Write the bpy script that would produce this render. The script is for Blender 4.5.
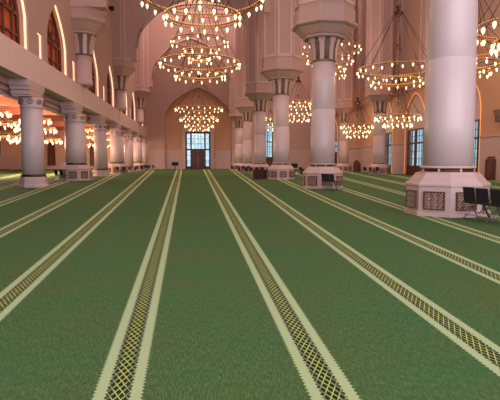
import bpy, bmesh, math, random
from mathutils import Vector, Matrix
random.seed(7)
PI = math.pi
S = bpy.context.scene
for o in list(bpy.data.objects):
    bpy.data.objects.remove(o)
C = S.collection

def lin(r, g, b):
    f = lambda c: (c/255/12.92) if c/255 <= .04045 else ((c/255+.055)/1.055)**2.4
    return (f(r), f(g), f(b), 1)

# ---------------------------------------------------------------- camera
cam_d = bpy.data.cameras.new('camera'); cam = bpy.data.objects.new('camera', cam_d); C.objects.link(cam)
cam.location = (0, 0, 1.5)
cam.rotation_euler = (math.radians(90-4.46), 0, math.radians(-6.145))
cam_d.sensor_width = 36; cam_d.lens = 36; cam_d.clip_end = 400; cam_d.clip_start = .05
S.camera = cam
S.view_settings.view_transform = 'Standard'; S.view_settings.look = 'None'
S.view_settings.gamma = 1; S.view_settings.exposure = 0.08; S.view_settings.use_curve_mapping = False

# ---------------------------------------------------------------- sky
w = bpy.data.worlds.new('sky'); S.world = w; w.use_nodes = True
bg = w.node_tree.nodes['Background']; bg.inputs[0].default_value = (.70, .80, .93, 1); bg.inputs[1].default_value = .95

# fill light added at the open side behind the viewer, wide and soft
def area(name, loc, rot, sx, sy, col, power):
    d = bpy.data.lights.new(name, 'AREA'); d.shape = 'RECTANGLE'; d.size = sx; d.size_y = sy
    d.color = col; d.energy = power
    o = bpy.data.objects.new(name, d); C.objects.link(o); o.location = loc; o.rotation_euler = rot
    return o
area('rear_fill', (7, -9, 9), (PI/2, 0, 0), 30, 16, (.88, .84, .96), 5200)
area('overhead_fill', (6, 30, 33), (0, 0, 0), 22, 50, (1, .84, .78), 6000)  # unseen overhead fill panels, added to even out the hall
area('overhead_fill', (6, 76, 33), (0, 0, 0), 22, 30, (1, .80, .74), 10500)

def point(name, loc, power, col=(1, .70, .50), r=1.2):
    d = bpy.data.lights.new(name, 'POINT'); d.energy = power; d.color = col; d.shadow_soft_size = r
    o = bpy.data.objects.new(name, d); C.objects.link(o); o.location = loc
    return o

# ---------------------------------------------------------------- materials
def mat(name, col, rough=.6, metal=0, var=0, scale=3, bump=0, spec=.5):
    m = bpy.data.materials.new(name); m.use_nodes = True
    nt = m.node_tree; b = nt.nodes['Principled BSDF']
    b.inputs['Base Color'].default_value = col; b.inputs['Roughness'].default_value = rough
    b.inputs['Metallic'].default_value = metal
    b.inputs['Specular IOR Level'].default_value = spec
    tc = nt.nodes.new('ShaderNodeTexCoord'); n = nt.nodes.new('ShaderNodeTexNoise')
    n.inputs['Scale'].default_value = scale; n.inputs['Detail'].default_value = 5
    nt.links.new(tc.outputs['Object'], n.inputs['Vector'])
    mx = nt.nodes.new('ShaderNodeMix'); mx.data_type = 'RGBA'
    v = max(var, .03)
    mx.inputs['A'].default_value = tuple(c*(1-v) for c in col[:3])+(1,)
    mx.inputs['B'].default_value = tuple(min(1, c*(1+v)) for c in col[:3])+(1,)
    nt.links.new(n.outputs['Fac'], mx.inputs['Factor']); nt.links.new(mx.outputs['Result'], b.inputs['Base Color'])
    if bump:
        bp = nt.nodes.new('ShaderNodeBump'); bp.inputs['Strength'].default_value = bump
        nt.links.new(n.outputs['Fac'], bp.inputs['Height']); nt.links.new(bp.outputs[0], b.inputs['Normal'])
    return m

def emis(name, col, strength):
    m = bpy.data.materials.new(name); m.use_nodes = True
    b = m.node_tree.nodes['Principled BSDF']
    b.inputs['Base Color'].default_value = col
    b.inputs['Emission Color'].default_value = col; b.inputs['Emission Strength'].default_value = strength
    m.cycles.emission_sampling = 'NONE'
    return m

M_wall = mat('mauve_plaster', lin(190, 154, 142), .75, var=.08, scale=.25)
M_tan = mat('uplit_tan_plaster', lin(202, 152, 122), .8, var=.08, scale=.3)  # orange of warm uplight is put into this plaster's base colour
M_pink = mat('pink_stone', lin(200, 167, 160), .5, var=.06, scale=1.2)
M_parapet = mat('rose_grey_stone', lin(226, 194, 188), .5, var=.05, scale=.5)
M_pier = mat('dusky_pink_stone', lin(184, 148, 138), .6, var=.06, scale=1)
M_marble = mat('lilac_marble', lin(212, 186, 184), .35, var=.07, scale=.8)
M_corbel = mat('grey_rose_corbel_stone', lin(204, 168, 168), .55, var=.05, scale=1)
M_salmon = mat('salmon_plaster', lin(224, 172, 148), .7, var=.06, scale=.4)
M_soffit = mat('aisle_ceiling_paint', lin(164, 96, 74), .8, var=.06, scale=.4)
M_ceil = mat('high_ceiling_paint', lin(180, 146, 132), .8, var=.05, scale=.3)
M_wood = mat('dark_red_wood', lin(92, 44, 38), .45, var=.25, scale=4)
M_wood2 = mat('orange_brown_wood', lin(212, 94, 46), .45, var=.3, scale=2)
M_wood3 = mat('deep_brown_wood', lin(104, 50, 30), .5, var=.2, scale=3)
M_bronze = mat('bronze', lin(88, 60, 42), .4, .7, var=.2, scale=6)
M_brass = mat('aged_brass', lin(168, 122, 72), .35, .8, var=.1, scale=6)
M_recess = mat('brown_capital_ground', lin(116, 90, 78), .6, var=.2, scale=4)
M_black = mat('black_fabric', lin(30, 20, 30), .8, var=.2, scale=30)
M_steel = mat('grey_steel', lin(150, 140, 140), .3, .8)
M_white = mat('cream_paper', lin(232, 216, 190), .7)
M_bookr = mat('dark_red_book', lin(84, 34, 34), .6, var=.3, scale=12)
M_cream = mat('cream_lattice', lin(205, 180, 160), .5)
M_bulb = emis('lit_bulb', (1, .74, .42, 1), 2.6)
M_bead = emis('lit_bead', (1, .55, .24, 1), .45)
M_led = emis('led_strip', (1, .66, .42, 1), 1.15)
M_led2 = emis('amber_led_strip', (1, .45, .16, 1), .5)

def glass():
    m = bpy.data.materials.new('window_glass'); m.use_nodes = True; nt = m.node_tree
    nt.nodes.clear(); out = nt.nodes.new('ShaderNodeOutputMaterial'); mx = nt.nodes.new('ShaderNodeMixShader')
    t = nt.nodes.new('ShaderNodeBsdfTransparent'); g = nt.nodes.new('ShaderNodeBsdfGlossy')
    n = nt.nodes.new('ShaderNodeTexNoise'); n.inputs['Scale'].default_value = 1.1
    tc = nt.nodes.new('ShaderNodeTexCoord'); nt.links.new(tc.outputs['Object'], n.inputs['Vector'])
    r = nt.nodes.new('ShaderNodeValToRGB')
    r.color_ramp.elements[0].position = .38; r.color_ramp.elements[0].color = (.66, .88, .92, 1)
    r.color_ramp.elements[1].position = .62; r.color_ramp.elements[1].color = (.9, .98, 1, 1)
    nt.links.new(n.outputs['Fac'], r.inputs[0]); nt.links.new(r.outputs[0], t.inputs[0])
    g.inputs['Roughness'].default_value = .1; mx.inputs[0].default_value = .06
    nt.links.new(t.outputs[0], mx.inputs[1]); nt.links.new(g.outputs[0], mx.inputs[2]); nt.links.new(mx.outputs[0], out.inputs[0])
    return m
M_glass = glass()

def carpet():
    m = bpy.data.materials.new('green_striped_carpet'); m.use_nodes = True; nt = m.node_tree
    b = nt.nodes['Principled BSDF']; b.inputs['Roughness'].default_value = .95
    b.inputs['Specular IOR Level'].default_value = .08
    L = nt.links.new
    def V(x): return x
    def op(o, a, b_=None, c=None, clamp=False):
        n = nt.nodes.new('ShaderNodeMath'); n.operation = o; n.use_clamp = clamp
        for i, x in enumerate((a, b_, c)):
            if x is None: continue
            if isinstance(x, (int, float)): n.inputs[i].default_value = x
            else: L(x, n.inputs[i])
        return n.outputs[0]
    def mix(f, a, b_):
        n = nt.nodes.new('ShaderNodeMix'); n.data_type = 'RGBA'
        if isinstance(f, float): n.inputs['Factor'].default_value = f
        else: L(f, n.inputs['Factor'])
        for nm, x in (('A', a), ('B', b_)):
            if isinstance(x, tuple): n.inputs[nm].default_value = x
            else: L(x, n.inputs[nm])
        return n.outputs['Result']
    tc = nt.nodes.new('ShaderNodeTexCoord'); sp = nt.nodes.new('ShaderNodeSeparateXYZ'); L(tc.outputs['Object'], sp.inputs[0])
    X, Y = sp.outputs[0], sp.outputs[1]
    num = op('SUBTRACT', op('ADD', X, .422), op('MULTIPLY', Y, -.0282))
    den = op('ADD', op('MULTIPLY', Y, .0384), 1.258)
    k = op('DIVIDE', num, den)
    fr = op('SUBTRACT', k, op('ROUND', k))
    zz = op('MULTIPLY', op('PINGPONG', op('MULTIPLY', Y, 20), .5), .026)
    d = op('ADD', op('ABSOLUTE', fr), zz)
    def lt(a, v, soft=.004):   # 1 when a < v
        return op('DIVIDE', op('SUBTRACT', v, a), soft, clamp=True)
    light = lt(d, .121, .006)
    mid = lt(d, .065, .005)
    core = lt(d, .040, .005)
    u = op('DIVIDE', fr, .064); v = op('MULTIPLY', Y, 9.0)
    p = op('ABSOLUTE', op('SUBTRACT', op('FRACT', op('ADD', op('MULTIPLY', u, 1.8), v)), .5))
    q = op('ABSOLUTE', op('SUBTRACT', op('FRACT', op('SUBTRACT', op('MULTIPLY', u, 1.8), v)), .5))
    line = lt(op('MINIMUM', p, q), .12, .06)
    line2 = lt(op('MAXIMUM', p, q), .2, .06)
    # the ground: two fine diagonal weaves plus broad tonal drift
    na = nt.nodes.new('ShaderNodeTexNoise'); na.inputs['Scale'].default_value = .7; na.inputs['Detail'].default_value = 2; L(tc.outputs['Object'], na.inputs['Vector'])
    mp = nt.nodes.new('ShaderNodeMapping'); mp.inputs['Rotation'].default_value = (0, 0, .75); mp.inputs['Scale'].default_value = (150, 14, 1); L(tc.outputs['Object'], mp.inputs['Vector'])
    nb = nt.nodes.new('ShaderNodeTexNoise'); nb.inputs['Scale'].default_value = 1; nb.inputs['Detail'].default_value = 1; L(mp.outputs[0], nb.inputs['Vector'])
    mp2 = nt.nodes.new('ShaderNodeMapping'); mp2.inputs['Rotation'].default_value = (0, 0, -.6); mp2.inputs['Scale'].default_value = (150, 14, 1); L(tc.outputs['Object'], mp2.inputs['Vector'])
    nc = nt.nodes.new('ShaderNodeTexNoise'); nc.inputs['Scale'].default_value = 1; nc.inputs['Detail'].default_value = 1; L(mp2.outputs[0], nc.inputs['Vector'])
    thread = op('MAXIMUM', op('MULTIPLY', op('SUBTRACT', nb.outputs['Fac'], .55), 12, clamp=True), op('MULTIPLY', op('SUBTRACT', nc.outputs['Fac'], .55), 12, clamp=True))
    g0 = mix(op('MULTIPLY', op('SUBTRACT', na.outputs['Fac'], .35), 3, clamp=True), lin(76, 92, 50), lin(60, 96, 56))
    g1 = mix(op('MULTIPLY', thread, .62), g0, lin(98, 134, 86))
    band = lin(172, 188, 138)
    c1 = mix(light, g1, band)
    dark = mix(line2, lin(36, 54, 32), lin(96, 104, 54))
    pat = mix(line, dark, lin(190, 196, 110))
    edge = mix(line, lin(44, 56, 40), lin(140, 152, 104))
    c2 = mix(mid, c1, mix(core, edge, pat))
    L(c2, b.inputs['Base Color'])
    bp = nt.nodes.new('ShaderNodeBump'); bp.inputs['Strength'].default_value = .25; bp.inputs['Distance'].default_value = .01
    L(thread, bp.inputs['Height']); L(bp.outputs[0], b.inputs['Normal'])
    return m
M_carpet = carpet()

# ---------------------------------------------------------------- mesh helpers
def box(bm, c, s, rot=None, mi=0):
    m = Matrix.Translation(c)
    if rot: m = m @ rot
    m = m @ Matrix.Diagonal((s[0], s[1], s[2], 1))
    r = bmesh.ops.create_cube(bm, size=1, matrix=m)
    for v in r['verts']:
        for f in v.link_faces: f.material_index = mi
def lathe(bm, prof, n=32, c=(0, 0), rot0=0, smooth=True, mi=0):
    rings = []
    for r, z in prof:
        rings.append([bm.verts.new((c[0]+r*math.cos(rot0+2*PI*i/n), c[1]+r*math.sin(rot0+2*PI*i/n), z)) for i in range(n)])
    for a, b in zip(rings, rings[1:]):
        for i in range(n):
            f = bm.faces.new((a[i], a[(i+1) % n], b[(i+1) % n], b[i])); f.smooth = smooth; f.material_index = mi
    f = bm.faces.new(rings[0][::-1]); f.material_index = mi
    f = bm.faces.new(rings[-1]); f.material_index = mi
def tube(bm, pts, r, n=6, closed=False, mi=0):
    pts = [Vector(p) for p in pts]; rings = []
    N = len(pts)
    for i, p in enumerate(pts):
        if closed: t = pts[(i+1) % N]-pts[i-1]
        else: t = pts[min(i+1, N-1)]-pts[max(i-1, 0)]
        t.normalize()
        a = Vector((0, 0, 1)) if abs(t.z) < .9 else Vector((1, 0, 0))
        x = t.cross(a).normalized(); y = t.cross(x)
        rings.append([bm.verts.new(p+x*r*math.cos(2*PI*j/n)+y*r*math.sin(2*PI*j/n)) for j in range(n)])
    for i in range(N if closed else N-1):
        a, b = rings[i], rings[(i+1) % N]
        for j in range(n):
            f = bm.faces.new((a[j], a[(j+1) % n], b[(j+1) % n], b[j])); f.smooth = True; f.material_index = mi
    if not closed:
        bm.faces.new(rings[0]).material_index = mi; bm.faces.new(rings[-1][::-1]).material_index = mi
def circle(R, z, n=48, c=(0, 0)): return [(c[0]+R*math.cos(2*PI*i/n), c[1]+R*math.sin(2*PI*i/n), z) for i in range(n)]
def prism(bm, poly, axis, a, b, mi=0):
    """poly: 2D points; axis 'X' -> poly is (y,z), 'Y' -> poly is (x,z), 'Z' -> (x,y)"""
    def P(p, t):
        return {'X': (t, p[0], p[1]), 'Y': (p[0], t, p[1]), 'Z': (p[0], p[1], t)}[axis]
    va = [bm.verts.new(P(p, a)) for p in poly]; vb = [bm.verts.new(P(p, b)) for p in poly]
    n = len(poly); fs = []
    for i in range(n):
        f = bm.faces.new((va[i], va[(i+1) % n], vb[(i+1) % n], vb[i])); fs.append(f)
    f1 = bm.faces.new(va[::-1]); f2 = bm.faces.new(vb); fs += [f1, f2]
    for f in fs: f.material_index = mi
    f1.normal_update(); f2.normal_update()
    bmesh.ops.triangulate(bm, faces=[f1, f2], ngon_method='EAR_CLIP')
def obj(name, bm, mats, parent=None):
    bmesh.ops.recalc_face_normals(bm, faces=bm.faces[:])
    me = bpy.data.meshes.new(name); bm.to_mesh(me); bm.free()
    for m in (mats if isinstance(mats, (list, tuple)) else [mats]): me.materials.append(m)
    o = bpy.data.objects.new(name, me); C.objects.link(o)
    if parent: o.parent = parent
    return o
def NB(): return bmesh.new()
def thing(name, label, cat, loc=(0, 0, 0), rz=0, group=None):
    o = bpy.data.objects.new(name, None); C.objects.link(o)
    o.location = loc; o.rotation_euler = (0, 0, rz); o['label'] = label; o['category'] = cat
    if group: o['group'] = group
    return o
def struct(name, bm, m, parent=None):
    o = obj(name, bm, m, parent)
    if not parent: o['kind'] = 'structure'
    return o
def kids(o): return [c for c in bpy.data.objects if c.parent == o]
def dup(root, loc, rz=0, label=None, group=None, scale=None):
    def rec(o, par):
        c = o.copy(); C.objects.link(c); c.parent = par
        for ch in kids(o): rec(ch, c)
        return c
    r = rec(root, None); r.location = loc; r.rotation_euler = (0, 0, rz)
    if scale: r.scale = (scale,)*3
    if label: r['label'] = label
    if group: r['group'] = group
    return r
def arch_pts(c, half, z0, spring, rise, n=10, e=2.0, point=.12):
    """outline of an arched opening from lower left to lower right"""
    pts = [(c-half, z0)]
    for i in range(2*n+1):
        t = -1+i/n
        z = (1-point)*rise*(max(0, 1-abs(t)**e))**(1/e) + point*rise*(1-abs(t))
        pts.append((c+half*t, spring+z))
    pts.append((c+half, z0))
    return pts
def wall_poly(a, b, z0, z1, openings):
    """openings sorted, each a list of outline points whose ends lie on z0"""
    p = [(a, z0)]
    for o in openings: p += o
    return p+[(b, z0), (b, z1), (a, z1)]

# ---------------------------------------------------------------- shell
YF = 94.75; XR = 23.0; XL = -38.0; ZC = 34.0; YB = -10.0
bm = NB(); box(bm, ((XL+XR)/2, (YF+YB)/2+.5, -.15), (XR-XL+1, YF-YB+2, .3)); struct('floor', bm, M_carpet)
# object coordinates of the carpet must be world coordinates
fl = bpy.data.objects['floor']
bm = NB(); box(bm, (7, (YF+YB)/2, ZC+.3), (33.5, YF-YB+2, .3)); struct('ceiling', bm, M_ceil)

# far wall: arched recess over the entrance
bm = NB()
prism(bm, wall_poly(-9, XR, 0, ZC, [arch_pts(.5, 6.2, 0, 9.9, 5.2, e=1.7, point=.3), [(12.45, 0), (12.45, 8.4), (14.65, 8.4), (14.65, 0)]]), 'Y', YF, YF+.6)
box(bm, (-9.6, YF+.3, 21), (1.2, .6, 26)); struct('wall_far', bm, M_wall)
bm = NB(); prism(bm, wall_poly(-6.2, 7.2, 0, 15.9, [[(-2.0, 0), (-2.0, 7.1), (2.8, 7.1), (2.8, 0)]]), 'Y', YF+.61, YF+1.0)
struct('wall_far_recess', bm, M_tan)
bm = NB()
for a, b in ((-8.6, -5.72), (6.72, 12.3), (14.8, XR-.2)):
    prism(bm, [(a, 0), (b, 0), (b, 3.6), (a, 3.6)], 'Y', YF-.08, YF-.01)
for a, b in ((-5.6, -2.7), (3.5, 6.6)):
    prism(bm, [(a, 0), (b, 0), (b, 3.6), (a, 3.6)], 'Y', YF+.5, YF+.6)
struct('trim_1', bm, M_pink)
bm = NB()
prism(bm, wall_poly(-2.65, 3.45, 0, 7.75, [[(-1.98, 0), (-1.98, 7.08), (2.78, 7.08), (2.78, 0)]]), 'Y', YF+.3, YF+.6)
struct('trim_2', bm, M_pink)

# right side wall with door and window niches
side = [('door', 41.0, 2.2, 7.2), ('door', 51.0, 2.25, 7.0), ('window', 58.7, 1.5, 7.0), ('door', 82.4, 2.4, 7.0)]
ops = [arch_pts(c, h, 0, 5.9, 2.6, point=.25) for k, c, h, s in side]
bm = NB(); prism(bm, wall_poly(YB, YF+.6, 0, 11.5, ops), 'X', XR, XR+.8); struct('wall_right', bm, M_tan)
bm = NB(); box(bm, (XR+.4, (YB+YF+.6)/2, (11.5+ZC)/2+.01), (.8, YF+.6-YB, ZC-11.5)); struct('wall_right_upper', bm, M_wall)
bm = NB()
cur = YB
for k, c, h, s in side+[('', YF, .02, 0)]:
    prism(bm, [(cur, 0), (c-h-.25, 0), (c-h-.25, 3.4), (cur, 3.4)], 'X', XR-.07, XR-.01)
    box(bm, (XR-.08, (cur+c-h-.25)/2, 3.46), (.14, c-h-.25-cur, .12)); cur = c+h+.25
struct('trim_3', bm, M_pink)
bm = NB(); box(bm, (XR-.12, (YB+YF)/2, 9.2), (.2, YF-YB, .3)); box(bm, (XR-.2, (YB+YF)/2, 9.45), (.36, YF-YB, .16)); struct('trim_4', bm, M_corbel)

# glazed units --------------------------------------------------------------
def glazed(name, W, Hh, low, M_fr, cols, rows, transom, arched=False, fw=.16, double=True):
    """unit in local XZ plane, centred on x=0, base z=0, facing -Y; dark panels up to `low`"""
    root = bpy.data.objects.new(name, None); C.objects.link(root); root['kind'] = 'structure'
    bm = NB()
    for sx in (-1, 1): box(bm, (sx*(W/2-fw/2), 0, Hh/2), (fw, .22, Hh))
    box(bm, (0, 0, Hh-fw/2), (W-2*fw, .2, fw)); box(bm, (0, 0, transom), (W-2*fw, .2, fw))
    if low: box(bm, (0, 0, low), (W-2*fw, .18, fw*.9))
    for cx in cols: box(bm, (cx, 0, Hh/2), (fw*.8, .18, Hh-.01))
    obj('frame', bm, M_fr, root)
    if low:
        bm = NB(); box(bm, (0, .02, low/2), (W-2*fw, .08, low))
        for i in range(4):
            cx = (i-1.5)*(W-2*fw)/4; box(bm, (cx, -.03, low/2), ((W-2*fw)/4-.25, .08, low-.35))
        obj('panel', bm, M_fr, root)
    bm = NB(); box(bm, (0, 0, (low+Hh)/2), (W-2*fw, .02, Hh-low)); obj('pane', bm, M_glass, root)
    bm = NB()
    n = int((W)/.55)
    for i in range(1, n): box(bm, (-W/2+i*W/n, -.02, (low+Hh)/2), (.05, .05, Hh-low))
    for j in range(1, rows): box(bm, (0, -.02, low+(Hh-low)*j/rows), (W-2*fw, .05, .05))
    obj('lattice', bm, M_fr, root)
    return root

def far_door():
    root = bpy.data.objects.new('door_1', None); C.objects.link(root); root['kind'] = 'structure'
    W, Hh = 4.75, 7.05
    bm = NB()
    for x in (-W/2+.16, W/2-.16): box(bm, (x, 0, Hh/2), (.32, .3, Hh))
    box(bm, (0, 0, Hh-.2), (W-.6, .3, .4)); box(bm, (0, 0, 3.65), (W-.6, .28, .3)); box(bm, (0, 0, .25), (W-.6, .26, .5))
    for x in (-1.3, 1.3): box(bm, (x, 0, Hh/2), (.3, .26, Hh-.02))
    obj('frame', bm, M_wood, root)
    for x0, x1, z0, z1, nx, nz in ((-2.05, -1.45, .5, 3.5, 1, 3), (1.45, 2.05, .5, 3.5, 1, 3), (-2.05, -1.45, 3.8, 6.65, 1, 3), (1.45, 2.05, 3.8, 6.65, 1, 3), (-1.15, 1.15, 3.8, 6.65, 4, 3)):
        bm = NB(); box(bm, ((x0+x1)/2, 0, (z0+z1)/2), (x1-x0, .03, z1-z0)); p = obj('pane', bm, M_glass, root)
        bm = NB()
        for i in range(1, nx): box(bm, (x0+(x1-x0)*i/nx, -.03, (z0+z1)/2), (.07, .06, z1-z0))
        for j in range(1, nz): box(bm, ((x0+x1)/2, -.03, z0+(z1-z0)*j/nz), (x1-x0, .06, .06))
        obj('glazing_bar', bm, M_wood, p)
    for s in (-1, 1):
        bm = NB(); box(bm, (s*.575, .02, 2.0), (1.14, .1, 3.0))
        for z, h in ((.95, .7), (1.9, .8), (2.9, .8)): box(bm, (s*.575, -.04, z), (.8, .06, h))
        lf = obj('door_leaf', bm, M_wood, root)
        bm = NB(); tube(bm, [(s*.12, -.12, 1.4), (s*.12, -.12, 2.0)], .03); obj('handle', bm, M_brass, lf)
    root.location = (.4, YF+.75, 0)
far_door()
g = glazed('window_1', 2.15, 8.3, 2.2, M_wood, [0], 6, 5.1); g.location = (13.55, YF+.3, 0)
for i, (k, c, h, s) in enumerate(side):
    nm = 'door_%d' % (i+2) if k == 'door' else 'window_2'
    Wd = 2*h-.5
    g = glazed(nm, Wd, 4.9, .95 if i < 3 else 2.9, M_wood, [0], 5, 3.4 if i < 3 else 3.9)
    g.location = (XR+.14, c, 0); g.rotation_euler = (0, 0, -PI/2)
    # jambs and tympanum filling the rest of the arched niche
    bm = NB()
    prism(bm, [q for q in wall_poly(c-h, c+h, 0, 4.95, [[(c-Wd/2, 0), (c-Wd/2, 4.9), (c+Wd/2, 4.9), (c+Wd/2, 0)]])], 'X', XR+.1, XR+.4)
    prism(bm, arch_pts(c, h, 4.95, 5.9, 2.6, point=.25), 'X', XR+.1, XR+.4)
    struct('trim_%d' % (5+i), bm, M_pink)
    bm = NB(); tube(bm, [(y, -.19, z) for y, z in arch_pts(0, h+.12, .1, 5.9, 2.75, point=.25)], .035)
    t = obj('light_strip', bm, M_led2, g); t['label'] = 'amber light strip'
# closed small brown door and arched niche on the side wall
root = bpy.data.objects.new('door_6', None); C.objects.link(root); root['kind'] = 'structure'
bm = NB(); box(bm, (0, 0, .78), (1.0, .1, 1.56)); prism(bm, arch_pts(0, .4, .2, 1.1, .3), 'Y', -.09, -.05); obj('door_leaf', bm, M_wood3, root)
bm = NB()
for x in (-.56, .56): box(bm, (x, -.02, .82), (.12, .14, 1.64))
box(bm, (0, -.02, 1.6), (1.0, .14, .12)); obj('frame', bm, M_wood, root)
root.location = (XR-.13, 36.9, 0); root.rotation_euler = (0, 0, -PI/2)
root = bpy.data.objects.new('door_7', None); C.objects.link(root); root['kind'] = 'structure'
bm = NB(); prism(bm, arch_pts(0, 1.35, 0, .95, .55), 'Y', -.08, .02); obj('door_leaf', bm, M_wood3, root)
bm = NB(); tube(bm, [(x, -.05, z) for x, z in arch_pts(0, 1.42, 0, .95, .62)], .07); obj('frame', bm, M_wood, root)
root.location = (XR-.12, 69.6, 0); root.rotation_euler = (0, 0, -PI/2)
bm = NB(); box(bm, (XR-.12, 36.9, 1.78), (.08, .95, .16)); t = obj('wall_sign', bm, M_wood3); t['label'] = 'small dark sign above the little brown door on the side wall'; t['category'] = 'sign'

# left aisle ----------------------------------------------------------------
LC = [(30.0, 0), (40.3, 1), (50.65, 0), (60.9, 1), (71.2, 0), (81.5, 1), (91.6, 0)]   # columns of the left arcade
LN = [9.4, 19.7]
bm = NB()
lo = [arch_pts(y, 1.0, 0, 5.0, .7) for y in ()]
prism(bm, wall_poly(XL, -9, 0, 8, [[(-37.4, 0), (-37.4, 5.6), (-34.9, 5.6), (-34.9, 0)]]), 'Y', YF, YF+.6); struct('wall_far_aisle', bm, M_salmon)
bm = NB(); prism(bm, [(XL, 0), (-9.2, 0), (-9.2, 2.4), (XL, 2.4)], 'Y', YF-.1, YF-.01)
ob = struct('trim_20', bm, M_pink)
ob.location.y = 0
g = glazed('door_8', 2.4, 5.5, 1.2, M_wood3, [0], 6, 3.8); g.location = (-36.15, YF+.2, 0)
for i, x in enumerate((-28.8, -26.1, -21.0, -18.6, -15.0)):
    root = bpy.data.objects.new('window_%d' % (3+i), None); C.objects.link(root); root['kind'] = 'structure'
    bm = NB(); prism(bm, arch_pts(0, .55, .8, 3.8, 1.0), 'Y', -.06, .02); obj('shutter', bm, M_wood3, root)
    bm = NB(); tube(bm, [(a, -.08, b) for a, b in arch_pts(0, .6, .8, 3.8, 1.08)], .08); box(bm, (0, -.1, .75), (1.4, .2, .1)); obj('frame', bm, M_wood, root)
    root.location = (x, YF-.14, 0)
bm = NB(); box(bm, (XL-.3, (YB+YF)/2, 4), (.6, YF-YB, 8)); struct('wall_left_aisle', bm, M_salmon)
bm = NB(); box(bm, ((XL-9.7)/2, (YB+YF)/2, 7.75), (XL*-1-9.7, YF-YB, .3)); struct('ceiling_aisle', bm, M_soffit)
# aisle roof beams
bm = NB()
for y in LN+[a for a, b in LC]:
    box(bm, (-23.9, y, 7.3), (27.2, .8, .6)); box(bm, (-23.9, y, 6.92), (27.2, .5, .16))
struct('trim_21', bm, M_soffit)

# balcony: parapet and architrave (X=-9 face)
bm = NB(); box(bm, (-9.3, (YB+YF)/2, 6.7), (.6, YF-YB, 1.56)); struct('wall_balcony', bm, M_parapet)
bm = NB()
for z0, z1, xf in ((5.12, 5.3, -10.3), (5.3, 5.5, -10.15), (5.5, 5.6, -10.2), (5.6, 5.93, -10.0)):
    box(bm, ((xf-10.7)/2, (YB+YF)/2, (z0+z1)/2), (xf+10.7, YF-YB, z1-z0))
box(bm, (-10.15, (YB+YF)/2, 6.7), (1.05, YF-YB, 1.5))
struct('trim_22', bm, M_corbel)
# upper gallery wall with arched niches
bays = [16.0, 27.5, 36.2, 48.4, 57.6, 69.0, 78.2, 89.6]
SP, HW = 9.6, 2.5
NI = [21.5, 32.2, 40.7, 53.6, 62.6, 74.3, 83.3]
niches = []
ev = [(c, 'w') for c in bays]+[(q, 'n') for q in NI]
ev.sort()
for c, k in ev:
    if k == 'w': niches.append(arch_pts(c, HW, 7.5, SP, 2.6, e=1.7, point=.45))
    else: niches.append([(c-.5, 7.5), (c-.5, 9.25), (c+.5, 9.25), (c+.5, 7.5)])
bm = NB(); prism(bm, wall_poly(YB, YF, 7.5, 20, niches), 'X', -9.66, -9.35); struct('wall_left', bm, M_wall)
bm = NB(); box(bm, (-9.5, (YB+YF)/2, 27.0), (.3, YF-YB, 14)); struct('wall_left_upper', bm, M_wall)
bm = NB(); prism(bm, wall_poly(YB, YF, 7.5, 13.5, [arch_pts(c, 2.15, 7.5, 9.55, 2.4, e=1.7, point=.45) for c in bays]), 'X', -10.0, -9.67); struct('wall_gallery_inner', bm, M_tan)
bm = NB(); tube(bm, [(-9.3, YB, 20.0), (-9.3, YF, 20.0)], .25); struct('trim_23', bm, M_corbel)

def gal_window(i, c):
    root = bpy.data.objects.new('window_%d' % (10+i), None); C.objects.link(root); root['kind'] = 'structure'
    bm = NB(); prism(bm, arch_pts(0, 2.15, 0, 2.05, 2.4, e=1.7, point=.45), 'Y', .1, .16); obj('shutter', bm, M_wood2, root)
    bm = NB(); tube(bm, [(x, 0, z) for x, z in arch_pts(0, 2.09, 0, 2.05, 2.35, e=1.7, point=.45)], .1)
    for x in (-1.3, 0, 1.3): box(bm, (x, .02, 1.3), (.12, .14, 2.6))
    box(bm, (0, .02, 2.05), (4.1, .14, .16)); box(bm, (0, .02, .9), (4.1, .1, .1)); obj('frame', bm, M_wood3, root)
    bm = NB()     # curly tracery in the arch head
    for cx, cz, r in ((-.8, 2.6, .42), (.8, 2.6, .42), (0, 3.1, .5), (0, 2.45, .3)):
        tube(bm, [(cx+r*math.cos(t), .03, cz+r*math.sin(t)) for t in [2*PI*k/16 for k in range(16)]], .045, 5, True)
    obj('tracery', bm, M_wood3, root)
    bm = NB(); tube(bm, [(x, -.28, z) for x, z in arch_pts(0, HW-.05, .05, SP-7.5, 2.55, e=1.7, point=.45)], .065); obj('light_strip', bm, M_led, root)['label'] = 'warm white light strip'
    root.location = (-9.78, c, 7.5); root.rotation_euler = (0, 0, PI/2)
for i, c in enumerate(bays): gal_window(i, c)
for i, c in enumerate(NI):
    root = bpy.data.objects.new('trim_%d' % (50+i), None); C.objects.link(root); root['kind'] = 'structure'; root.location = (-9.5, c, 7.5)
    bm = NB(); tube(bm, [(0, -.46, 1.7), (0, .46, 1.7), (0, .46, .05)], .055); obj('light_strip', bm, M_led, root)['label'] = 'warm white light strip'
    bm = NB(); box(bm, (-.7, 0, .9), (.3, 1.2, 1.9)); obj('niche_back', bm, M_wood3, root)

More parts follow.
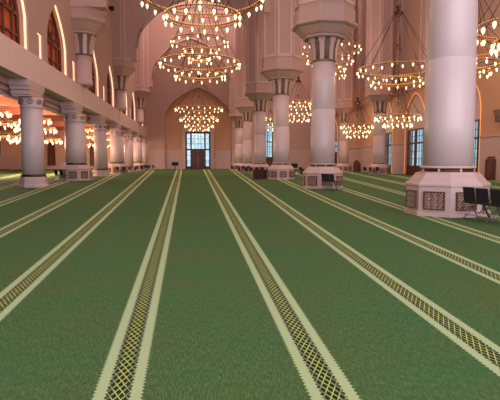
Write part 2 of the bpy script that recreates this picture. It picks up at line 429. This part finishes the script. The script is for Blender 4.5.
# ---------------------------------------------------------------- columns
O8 = PI/8; k8 = 1/math.cos(PI/8)
def grille(parent, w_, h_, loc, rz):
    bm = NB(); box(bm, (0, 0, 0), (w_, .03, h_), mi=0)
    for s in (-1, 1):
        box(bm, (s*w_/2, -.02, 0), (.035, .05, h_+.03), mi=0); box(bm, (0, -.02, s*h_/2), (w_, .05, .035), mi=0)
    n = 3; a = w_/n; b = h_/n
    for i in range(n):
        for j in range(n):
            cx, cz = -w_/2+a*(i+.5), -h_/2+b*(j+.5)
            tube(bm, [(cx+a*.42*math.cos(t), -.025, cz+b*.42*math.sin(t)) for t in [2*PI*q/8 for q in range(8)]], .009, 4, True, mi=1)
            for s in (-1, 1): tube(bm, [(cx-a*.5, -.03, cz-s*b*.5), (cx+a*.5, -.03, cz+s*b*.5)], .007, 4, mi=1)
    o = obj('vent_grille', bm, [M_wood3, M_cream], parent); o.location = loc; o.rotation_euler = (0, 0, rz)
    return o
def make_main():
    root = thing('column', '', 'column')
    bm = NB()
    lathe(bm, [(1.08*k8, 0), (1.08*k8, .1), (1.03*k8, .12), (1.03*k8, .80), (1.06*k8, .82), (1.06*k8, .87), (1.0*k8, .93)], 8, rot0=O8, smooth=False)
    lathe(bm, [(.97*k8, .93), (.93*k8, 1.0), (.82*k8, 1.13), (.8*k8, 1.18)], 8, rot0=O8, smooth=False)
    ped = obj('pedestal', bm, M_pink, root)
    for i in range(8):
        a = i*PI/4
        n = Vector((math.cos(a), math.sin(a), 0))
        grille(ped, .54, .46, n*1.045+Vector((0, 0, .43)), a+PI/2)
    bm = NB(); lathe(bm, [(.78, 1.18), (.78, 1.20), (.72, 1.21), (.72, 1.29), (.76, 1.30), (.76, 1.34), (.69, 1.37)], 40)
    for q in range(8): box(bm, Matrix.Rotation(q*PI/4, 4, 'Z') @ Vector((.725, 0, 1.25)), (.03, .06, .09), Matrix.Rotation(q*PI/4, 4, 'Z'), mi=1)
    for f in bm.faces:
        z = f.calc_center_median().z
        if len(f.verts) == 4 and not 1.205 < z < 1.295: f.material_index = 1
    br = obj('base_ring', bm, [M_bronze, M_pink], root)
    bm = NB(); lathe(bm, [(.675, 1.36), (.67, 2.5), (.662, 4.28), (.655, 4.29), (.655, 4.31), (.661, 4.32), (.645, 5.6), (.62, 6.9)], 48); sh = obj('shaft', bm, M_marble, root)
    bm = NB(); lathe(bm, [(.64, 6.88), (.69, 6.9), (.69, 6.96), (.64, 6.98)], 40); obj('necking', bm, M_brass, root)
    bm = NB(); lathe(bm, [(.62, 6.97), (.64, 7.5), (.74, 7.95), (.80, 8.1)], 32); cp = obj('capital', bm, M_recess, root)
    for i in range(8):
        a = (i+.5)*PI/4; bm = NB()
        R = Matrix.Rotation(a, 4, 'Z')
        for (r0, z0), (r1, z1), wd in (((.67, 6.98), (.69, 7.5), .22), ((.69, 7.5), (.79, 7.93), .25), ((.79, 7.93), (.88, 8.1), .36)):
            vs = []
            for r, z in ((r0, z0), (r1, z1)):
                for dy in (-wd/2, wd/2):
                    for dr in (0, -.12): vs.append(bm.verts.new(R @ Vector((r+dr, dy, z))))
            q = vs
            for f in ((0, 2, 6, 4), (1, 5, 7, 3), (0, 4, 5, 1), (2, 3, 7, 6), (0, 1, 3, 2), (4, 6, 7, 5)): bm.faces.new([q[j] for j in f])
        obj('rib', bm, M_pink, cp)
    bm = NB()
    lathe(bm, [(1.04*k8, 8.10), (1.08*k8, 8.14), (1.08*k8, 8.22), (1.16*k8, 8.26), (1.48*k8, 8.62), (1.62*k8, 8.68), (1.68*k8, 8.72), (1.68*k8, 8.84), (1.58*k8, 8.9)], 8, rot0=O8, smooth=False)
    obj('abacus', bm, M_pier, root)
    bm = NB()
    lathe(bm, [(1.55*k8, 8.9), (1.55*k8, 9.5), (1.5*k8, 9.55), (1.5*k8, 33.9)], 8, rot0=O8, smooth=False)
    pr = obj('pier', bm, M_pier, root)
    for i in range(8):
        a = i*PI/4; R = Matrix.Rotation(a, 4, 'Z'); bm = NB()
        for dy in (-.5, .5): box(bm, R @ Vector((1.51, dy, 21.8)), (.09, .16, 24), R)
        box(bm, R @ Vector((1.51, 0, 9.85)), (.09, 1.0, .2), R)
        obj('panel_moulding', bm, M_corbel, pr)
    return root
RY = [13.7+13.72*i for i in range(6)]
SX = 20.6
main = make_main(); main.location = (7.13, RY[0]-.1, 0)
main['label'] = 'huge lilac marble column on octagonal pedestal with black chairs, nearest on the right'
main['group'] = 'tall columns on the right of the nave'
rl = ['second big marble column on the right, its wide angular pier reaching the top edge', 'third marble column on the right, a dark cabinet by its pedestal', 'fourth marble column on the right, slender below a flared capital', 'fifth marble column on the right, small and far off', 'sixth and farthest marble column in the right row, close to the end wall']
for y, l in zip(RY[1:], rl): dup(main, (7.03, y, 0), 0, l, 'tall columns on the right of the nave')
for y, l in zip(RY[2:6], ['column hidden largely behind the huge front column, out towards the side wall', 'marble column under the flared capital beside the narrow side window', 'marble column near the small arched brown door on the side wall', 'farthest marble column of the row along the side wall']):
    dup(main, (SX, y, 0), 0, l, 'columns near the right side wall')

# left arcade columns
def left_col(name, big):
    root = thing(name, '', 'column'); r = .79 if big else .62
    bm = NB()
    if big:
        lathe(bm, [(1.16*k8, 0), (1.16*k8, .1), (1.1*k8, .12), (1.1*k8, .82), (1.14*k8, .86), (1.14*k8, .92), (1.0*k8, 1.0), (.95*k8, 1.12), (.9*k8, 1.2)], 8, rot0=O8, smooth=False)
    else:
        lathe(bm, [(.76*k8, 0), (.76*k8, .12), (.71*k8, .2), (.7*k8, .5), (.67*k8, .6)], 8, rot0=O8, smooth=False)
    ped = obj('pedestal', bm, M_pink, root)
    if big:
        for i in range(8):
            a = i*PI/4; grille(ped, .54, .5, Vector((math.cos(a)*1.115, math.sin(a)*1.115, .45)), a+PI/2)
    z0 = 1.2 if big else .6
    bm = NB(); lathe(bm, [(r+.06, z0), (r+.08, z0+.05), (r+.02, z0+.1), (r+.02, z0+.14)], 32); obj('base_ring', bm, M_bronze, root)
    bm = NB(); lathe(bm, [(r, z0+.14), (r, 2.5), (r*.96, 4.5)], 40); obj('shaft', bm, M_marble, root)
    bm = NB(); lathe(bm, [(r*.98, 4.45), (r*1.03, 4.5), (r*1.03, 4.56), (r, 4.6), (r*1.03, 4.85), (r*1.08, 5.06)], 32)
    cp = obj('capital', bm, M_corbel, root)
    for i in range(8):      # carved rosettes round the capital
        a = (i+.25)*PI/4; bm = NB()
        tube(bm, [Matrix.Rotation(a, 4, 'Z') @ Vector((r*1.05, .12*math.cos(t)*(r/.56), 4.82+.12*math.sin(t))) for t in [2*PI*q/10 for q in range(10)]], .025, 5, True)
        lathe(bm, [(.035, 4.79), (.035, 4.85)], 8, (math.cos(a)*r*1.06, math.sin(a)*r*1.06))
        obj('rosette', bm, M_recess, cp)
    bm = NB()
    for z0, z1, hw in ((5.06, 5.16, 1.0), (5.16, 5.32, 1.15), (5.32, 5.4, 1.1), (5.4, 5.6, 1.3), (5.6, 5.92, 1.45)):
        box(bm, (-.22+(hw-1)*.06, 0, (z0+z1)/2), (1.0+.12*(hw-1), 2*hw, z1-z0))
    obj('corbel_block', bm, M_corbel, root)
    return root
cb = left_col('arcade_column', True); cs = left_col('arcade_column', False)
ll = {0: 'pale slim column at far left, nearest of the arcade under the balcony', 1: 'thicker second arcade column under the balcony with carved grilles and chairs at its pedestal',
      2: 'slim third arcade column under the balcony', 3: 'fourth arcade column under the balcony, thicker, with dark grilles at its pedestal', 4: 'fifth arcade column under the balcony, slim and small',
      5: 'sixth arcade column under the balcony, far down the hall', 6: 'seventh and farthest arcade column under the balcony, by the end wall'}
first = {0: cs, 1: cb}; used = set()
for i, (y, b) in enumerate(LC):
    if b not in used:
        o = first[b]; o.location = (-9.3, y, 0); o['label'] = ll[i]; o['group'] = 'arcade columns under the left balcony'; used.add(b)
    else: dup(first[b], (-9.3, y, 0), 0, ll[i], 'arcade columns under the left balcony')

# half columns with flared heads standing against the gallery wall
def gal_col():
    root = thing('gallery_column', '', 'column')
    bm = NB(); lathe(bm, [(.72, 7.5), (.72, 7.9), (.66, 7.95), (.66, 9.9)], 32); obj('shaft', bm, M_pink, root)
    bm = NB(); lathe(bm, [(.74, 9.86), (.76, 9.9), (.70, 9.96), (.72, 10.6), (.9, 11.35), (1.0, 11.45)], 32); cp = obj('capital', bm, M_recess, root)
    for i in range(8):
        a = (i+.5)*PI/4; R = Matrix.Rotation(a, 4, 'Z'); bm = NB()
        box(bm, R @ Vector((.73, 0, 10.3)), (.12, .28, .75), R)
        box(bm, R @ Vector((.84, 0, 10.98)), (.14, .3, .85), R @ Matrix.Rotation(.26, 4, 'Y'))
        obj('rib', bm, M_pink, cp)
    bm = NB(); lathe(bm, [(1.06*k8, 11.45), (1.1*k8, 11.6), (1.2*k8, 11.66), (1.65*k8, 12.2), (1.8*k8, 12.3), (1.86*k8, 12.4), (1.86*k8, 12.6), (1.76*k8, 12.64)], 8, rot0=O8, smooth=False)
    obj('abacus', bm, M_pier, root)
    bm = NB(); lathe(bm, [(1.68*k8, 12.64), (1.68*k8, 33.9)], 8, rot0=O8, smooth=False); pr = obj('pier', bm, M_pier, root)
    for i in range(8):
        a = i*PI/4; R = Matrix.Rotation(a, 4, 'Z'); bm = NB()
        for dy in (-.48, .48): box(bm, R @ Vector((1.69, dy, 23.5)), (.09, .16, 20.7), R)
        box(bm, R @ Vector((1.69, 0, 13.25)), (.09, .9, .2), R)
        obj('panel_moulding', bm, M_corbel, pr)
    return root
gc = gal_col(); gc.location = (-8.9, 41.9, 0); gc['label'] = 'short gallery column with a wide flared head, nearest above the balcony'; gc['group'] = 'gallery columns above the balcony'
for y, l in ((60.9, 'gallery column with flared head, second above the balcony'), (81.5, 'farthest gallery column with flared head above the balcony')):
    dup(gc, (-8.9, y+.6, 0), 0, l, 'gallery columns above the balcony')

# arcade wall over the right columns
ops = []
for a, b in zip(RY, RY[1:]+[YF+2.2]):
    ops.append(arch_pts((a+b)/2, (b-a)/2-1.45, 11.8, 14.4, 4.6, e=1.9, point=.25))
bm = NB(); prism(bm, [(RY[0]-1.2, 11.8)]+sum(ops[:-1], [])+[(YF-.01, 11.8), (YF-.01, ZC), (RY[0]-1.2, ZC)], 'X', 6.5, 7.5); struct('wall_arcade_right', bm, M_wall)
# cross arches of the nave
for i, y in enumerate((40.6, 61.0, 81.9)):
    bm = NB(); a = -9.4; b = 6.5 if i != 1 else 7.4
    ap = arch_pts(.3 if i == 1 else -.65, 7.1 if i == 1 else 6.1, 13.2, 14.6, 6.2, n=16, e=2.0, point=.2)
    prism(bm, wall_poly(a, b, 13.2, ZC, [ap]), 'Y', y-.5, y+.5); struct('wall_cross_arch_%d' % (i+1), bm, M_wall)
    bm = NB()
    tube(bm, [(x, y-.55, z) for x, z in ap[1:-1]], .16, 8); struct('trim_%d' % (30+i), bm, M_pink)

# small wall pilaster heads at the right edge
bm = NB()
for z, hw, h in ((4.7, .35, .5), (5.05, .5, .2), (5.25, .62, .2)): box(bm, (XR-.25, 35.6, z), (.5, 2*hw, h))
for dy in (-.28, 0, .28): box(bm, (XR-.52, 35.6+dy, 4.7), (.05, .1, .5))
struct('trim_40', bm, M_recess)

# ---------------------------------------------------------------- chandeliers
bulb_me = None
def bulb_mesh(parent, loc, s=1):
    global bulb_me
    if bulb_me is None:
        bm = NB()
        lathe(bm, [(.02, -.03), (.05, -.02), (.06, .02), (.03, .03)], 8, mi=1)
        lathe(bm, [(.035, .03), (.062, .08), (.058, .14), (.03, .2), (.008, .25)], 8, mi=0)
        tmp = obj('bulb', bm, [M_bulb, M_brass]); bulb_me = tmp.data; bpy.data.objects.remove(tmp)
    o = bpy.data.objects.new('bulb', bulb_me); C.objects.link(o); o.parent = parent; o.location = loc
    o.rotation_euler = (PI, 0, random.random()*6)
    o.scale = (s*1.15,)*3
    return o
def ring(parent, R, z, n):
    bm = NB(); tube(bm, circle(R, z), .035, 5, True); tube(bm, circle(R, z-.14), .022, 5, True)
    for i in range(n*2):
        a = PI*i/n; tube(bm, [(R*math.cos(a), R*math.sin(a), z), (R*math.cos(a), R*math.sin(a), z-.14)], .015, 4)
    o = obj('ring', bm, M_brass, parent)
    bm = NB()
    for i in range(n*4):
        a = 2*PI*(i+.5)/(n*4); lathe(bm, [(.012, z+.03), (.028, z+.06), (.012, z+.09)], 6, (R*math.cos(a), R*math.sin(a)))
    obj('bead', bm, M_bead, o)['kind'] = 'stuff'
    return o
def chandelier(loc, R, tiers, hub, label, group, indiv=True, s=1.0, top=None, rot=.1, power=None, down=0):
    """tiers: (radius factor, dz, bulbs). indiv: every bulb an object of its own"""
    root = thing('chandelier', label, 'chandelier', loc, rot, group)
    allb = []
    for f, dz, n in tiers:
        rg = ring(root, R*f, dz, n)
        for i in range(n):
            a = 2*PI*i/n
            allb.append((R*(f+.0)*math.cos(a)+.07*math.cos(a), R*f*math.sin(a)+.07*math.sin(a), dz-.1+.06*((i % 2)*2-1)))
    for p in allb: bulb_mesh(root, p, s)
    bm = NB(); lathe(bm, [(.05, hub-.35), (.2, hub-.25), (.34, hub-.08), (.36, hub), (.16, hub+.06), (.1, hub+.25), (.2, hub+.35), (.06, hub+.5)], 16); obj('hub', bm, M_bronze, root)
    n = 8 if R > 2 else 6
    for i in range(n):
        a = 2*PI*(i+.5)/n; bm = NB()
        tube(bm, [(.3*math.cos(a), .3*math.sin(a), hub-.05), (R*math.cos(a), R*math.sin(a), tiers[0][1])], .022, 5); obj('suspension_rod', bm, M_bronze, root)
    if len(tiers) > 1:
        low = tiers[1]; m = hub*.42
        bm = NB(); tube(bm, [(0, 0, m), (0, 0, hub)], .02, 5); lathe(bm, [(.05, m-.12), (.14, m), (.05, m+.1)], 10)
        for i in range(6):
            a = 2*PI*i/6; tube(bm, [(0, 0, m), (R*low[0]*math.cos(a), R*low[0]*math.sin(a), low[1])], .018, 4)
            tube(bm, [(R*low[0]*math.cos(a), R*low[0]*math.sin(a), low[1]), (R*math.cos(a), R*math.sin(a), tiers[0][1])], .018, 4)
        obj('inner_frame', bm, M_bronze, root)
    zt = (top if top else ZC)-loc[2]+.12
    bm = NB(); tube(bm, [(0, 0, hub+.45), (0, 0, zt)], .03, 5); lathe(bm, [(.2, zt-.15), (.26, zt)], 12); obj('chain', bm, M_bronze, root)
    pw = power if power is not None else 150*R
    point('chandelier_glow', (loc[0], loc[1], loc[2]+.5-down), pw, r=R*.6)
    return root
T5 = [(1, 0, 26), (.62, -.85, 18), (.7, 1.5, 18), (.43, .75, 12), (.26, .25, 8)]
chandelier((.35, 24, 9.1), 2.75, T5, 4.2, 'largest tiered ring chandelier, cut by the top edge above the nave', 'chandeliers along the nave', s=.95)
chandelier((.34, 36, 8.4), 2.75, T5, 4.6, 'second tiered ring chandelier down the middle of the nave, whole in view', 'chandeliers along the nave', s=.85)
chandelier((.42, 63, 8.0), 2.85, [(1, 0, 26), (.62, -.9, 16), (.8, -1.25, 22), (.6, -2.0, 18), (.4, -2.4, 12)], 3.6, 'far tiered chandelier hanging in front of the entrance doors', 'chandeliers along the nave', s=.9)
chandelier((14.75, 36, 8.2), 2.8, [(1, 0, 26), (.64, -.85, 18)], 4.1, 'wide two-ring chandelier on long rods between the big front column and the second', 'chandeliers of the right aisle', s=.9)
chandelier((14, 52, 13.2), 3.1, [(1, 0, 24), (.75, -1.2, 18), (.5, -2.0, 14), (.5, -2.7, 12)], 3.6, 'high chandelier partly hidden by the second big column', 'chandeliers of the right aisle')
chandelier((17.4, 25, 8.5), 2.7, [(1, 0, 24), (.64, -.75, 16)], 4.0, 'close chandelier at the right edge, mostly behind the huge front column', 'chandeliers of the right aisle', s=1.4)
chandelier((18.9, 33, 9.1), 2.4, [(1, 0, 22), (.75, -1.0, 18), (.45, -1.5, 12)], 3.8, 'chandelier just right of the huge front column, below the closer one', 'chandeliers of the right aisle')
chandelier((18.6, 45, 5.6), 2.0, [(1, 0, 24), (.62, -.6, 18)], 3.0, 'low chandelier with lights in front of the side doorway', 'chandeliers of the right aisle', s=1.0, power=300)
chandelier((20.3, 62, 6.0), 2.0, [(1, 0, 20), (.8, -.6, 18), (.6, -1.2, 14)], 3.0, 'low chandelier in front of the tan wall left of the narrow side window', 'chandeliers of the right aisle', power=300)
chandelier((12.3, 60, 8.1), 1.8, [(1, 0, 18), (.9, -.8, 16), (.7, -1.5, 14), (.9, .5, 14)], 3.0, 'dense glowing chandelier seen between the second and third big columns', 'chandeliers of the right aisle', power=300)
chandelier((11.9, 80, 8.4), 1.5, [(1, 0, 14), (.8, -.9, 12), (.9, -1.7, 12)], 3.0, 'tiny far chandelier above the narrow window in the end wall', 'chandeliers of the right aisle', power=300)
T3 = [(1, 0, 24), (.8, 1.2, 20), (.6, 2.2, 16)]
chandelier((-19, 49, 3.9), 3.0, T3, 3.2, 'low glowing chandelier at the left edge beyond the first arcade column', 'chandeliers of the left aisle', s=1.35, top=7.6, power=3400)
chandelier((-17.6, 58, 3.9), 2.6, T3, 3.2, 'chandelier under the balcony seen between the first and second arcade columns', 'chandeliers of the left aisle', s=1.35, top=7.6, power=3400)
chandelier((-15.9, 76, 4.0), 2.4, T3, 3.2, 'chandelier under the balcony seen between the second and third arcade columns', 'chandeliers of the left aisle', s=1.2, top=7.6, power=3400)
chandelier((-14.2, 88, 4.2), 1.8, T3, 3.1, 'farthest small chandelier under the balcony', 'chandeliers of the left aisle', top=7.6, power=900)

for i, (loc, l) in enumerate((((-9.3, 57.5, 18.2), 'small black spotlight high on the wall above the left balcony'), ((XR-.06, 65.0, 19.6), 'small black spotlight high on the side wall, left of the long-rod chandelier'), ((XR-.06, 59.5, 18.7), 'small black spotlight high on the side wall, nearest the hub of the long-rod chandelier'))):
    t = thing('spotlight', l, 'spotlight', loc, 0 if i == 0 else PI, 'small wall spotlights')
    bm = NB(); box(bm, (0, 0, 0), (.12, .3, .3)); obj('bracket', bm, M_black, t)
    bm = NB(); lathe(bm, [(.16, -.28), (.24, -.2), (.24, .12), (.12, .2)], 16, (.3, 0)); obj('lamp_head', bm, M_black, t)

# ---------------------------------------------------------------- chairs and small furniture
def make_chair():
    t = thing('folding_chair', '', 'chair')
    bm = NB()
    prism(bm, [(-.2, .0), (.2, .0), (.22, .04), (-.22, .04)], 'X', -.2, .2)
    for v in bm.verts: v.co.z += .43
    obj('seat', bm, M_black, t)
    bm = NB(); R = Matrix.Rotation(-.16, 4, 'X')
    box(bm, (0, .235, .66), (.40, .03, .36), R); box(bm, (0, .225, .66), (.34, .03, .30), R); obj('backrest', bm, M_black, t)
    for s in (-1, 1):
        bm = NB(); tube(bm, [(s*.21, -.24, .0), (s*.21, .0, .43), (s*.21, .26, .82)], .014, 6); obj('leg', bm, M_steel, t)
        bm = NB(); tube(bm, [(s*.19, .26, 0), (s*.19, -.18, .44)], .013, 6); obj('leg', bm, M_steel, t)
    bm = NB(); tube(bm, [(-.21, -.14, .18), (.21, -.14, .18)], .011, 5); obj('stretcher', bm, M_steel, t)
    bm = NB(); tube(bm, [(-.19, .18, .13), (.19, .18, .13)], .011, 5); obj('stretcher', bm, M_steel, t)
    return t
ch = make_chair()
chairs = [
 (7.1, 12.0, 1.73, 'black folding chair left of three beside the nearest pedestal', 'chairs by the nearest column'),
 (7.15, 11.5, 1.73, 'black folding chair in the middle of three beside the nearest pedestal', 'chairs by the nearest column'),
 (7.22, 11.0, 1.73, 'black folding chair at the right edge of the picture', 'chairs by the nearest column'),
 (6.9, 25.85, 1.8, 'dark folding chair left of three at the second big column', 'chairs by the second column'),
 (6.98, 25.35, 1.8, 'dark folding chair in the middle of three at the second big column', 'chairs by the second column'),
 (7.08, 24.85, 1.8, 'dark folding chair right of three at the second big column', 'chairs by the second column'),
 (-10.2, 38.75, 2.3, 'dark folding chair left at the pedestal of the second arcade column', 'chairs by the second arcade column'),
 (-9.75, 38.5, 2.3, 'dark folding chair right at the pedestal of the second arcade column', 'chairs by the second arcade column'),
]
ch.location = (chairs[0][0], chairs[0][1], 0); ch.rotation_euler.z = chairs[0][2]; ch['label'] = chairs[0][3]; ch['group'] = chairs[0][4]
for x, y, r, l, g_ in chairs[1:]: dup(ch, (x, y, 0), r, l, g_)
for nm, x0, y0, n, dx, where in (('a', 8.6, 39.7, 3, .75, 'third big column'), ('b', 4.7, 52.9, 5, .6, 'fourth big column'), ('c', 4.9, 66.6, 4, .7, 'fifth big column'), ('d', 10.3, 52.5, 4, .8, 'aisle beyond the third big column'), ('e', 18.3, 52.7, 3, .75, 'side wall column near the narrow window'), ('f', -8.9, 59.0, 4, .6, 'fourth arcade column'), ('h', -8.0, 80.0, 3, .7, 'far arcade columns'), ('g', -8.1, 70.0, 3, .7, 'fifth arcade column')):
    for i in range(n):
        dup(ch, (x0+i*dx, y0+.12*i, 0), random.uniform(-.5, .9), 'small dark folding chair, %s near the %s' % (['leftmost', 'second from left', 'third from left', 'fourth from left', 'rightmost'][i], where), 'chairs near the '+where)

# black lectern near the entrance
t = thing('lectern', 'black lectern on a thin stand left of the entrance doors', 'lectern', (-3.7, 90, 0))
bm = NB(); box(bm, (0, 0, 1.0), (1.2, .5, .5), Matrix.Rotation(.25, 4, 'X')); obj('desk', bm, M_black, t)
bm = NB(); tube(bm, [(0, 0, .05), (0, 0, .8)], .07); obj('post', bm, M_black, t)
bm = NB(); lathe(bm, [(.38, 0), (.36, .05), (.1, .09)], 20); obj('foot', bm, M_black, t)
t = thing('lectern', 'dark lectern on a pole behind the third big column pedestal', 'lectern', (9.9, 50.0, 0))
bm = NB(); box(bm, (0, 0, 1.05), (.62, .4, .38), Matrix.Rotation(.2, 4, 'X')); obj('desk', bm, M_black, t)
bm = NB(); tube(bm, [(0, 0, .05), (0, 0, .88)], .05); obj('post', bm, M_black, t)
bm = NB(); lathe(bm, [(.3, 0), (.28, .05), (.08, .08)], 16); obj('foot', bm, M_black, t)

# low bookcases with copies on the shelves
def bookcase(loc, rz, label, w_=1.2, n=6):
    t = thing('bookcase', label, 'bookcase', loc, rz, 'low bookcases')
    bm = NB()
    for s in (-1, 1): box(bm, (s*(w_/2-.02), 0, .4), (.04, .36, .8))
    box(bm, (0, .17, .4), (w_-.08, .02, .8)); obj('case', bm, M_wood, t)
    for z in (.06, .42, .78):
        bm = NB(); box(bm, (0, -.01, z), (w_-.08, .34, .035)); obj('shelf', bm, M_wood, t)
    return t
for loc, rz, label, short in (((20.6, 37.5, 0), -PI/2+.1, 'dark red-brown low bookcase just right of the big front column, by the side wall', 'bookcase right of the big front column'),
                       ((5.2, 41.0, 0), .2, 'low brown bookcase against the left of the third big column pedestal', 'bookcase at the third big column'),
                       ((-27.2, 84, 0), 0, 'low brown bookcase in the left aisle behind the first arcade column', 'bookcase behind the first arcade column'),
                       ((-20.5, 84, 0), 0, 'low brown bookcase in the left aisle between the first two arcade columns', 'bookcase between the first arcade columns')):
    bookcase(loc, rz, label)
    R = Matrix.Rotation(rz, 4, 'Z')
    for i in range(7):
        for z in (.08, .44):
            h = random.uniform(.22, .29); p = R @ Vector((-.46+i*.14, 0, z))
            bm = NB(); box(bm, (0, 0, h/2), (.09, .2, h)); b = obj('book', bm, M_bookr)
            b.location = (loc[0]+p.x, loc[1]+p.y, p.z); b.rotation_euler.z = rz
            b['category'] = 'book'; b['group'] = 'books in the '+label; b['label'] = 'small book on the %s shelf, %s' % ('lower' if z < .2 else 'upper', short)
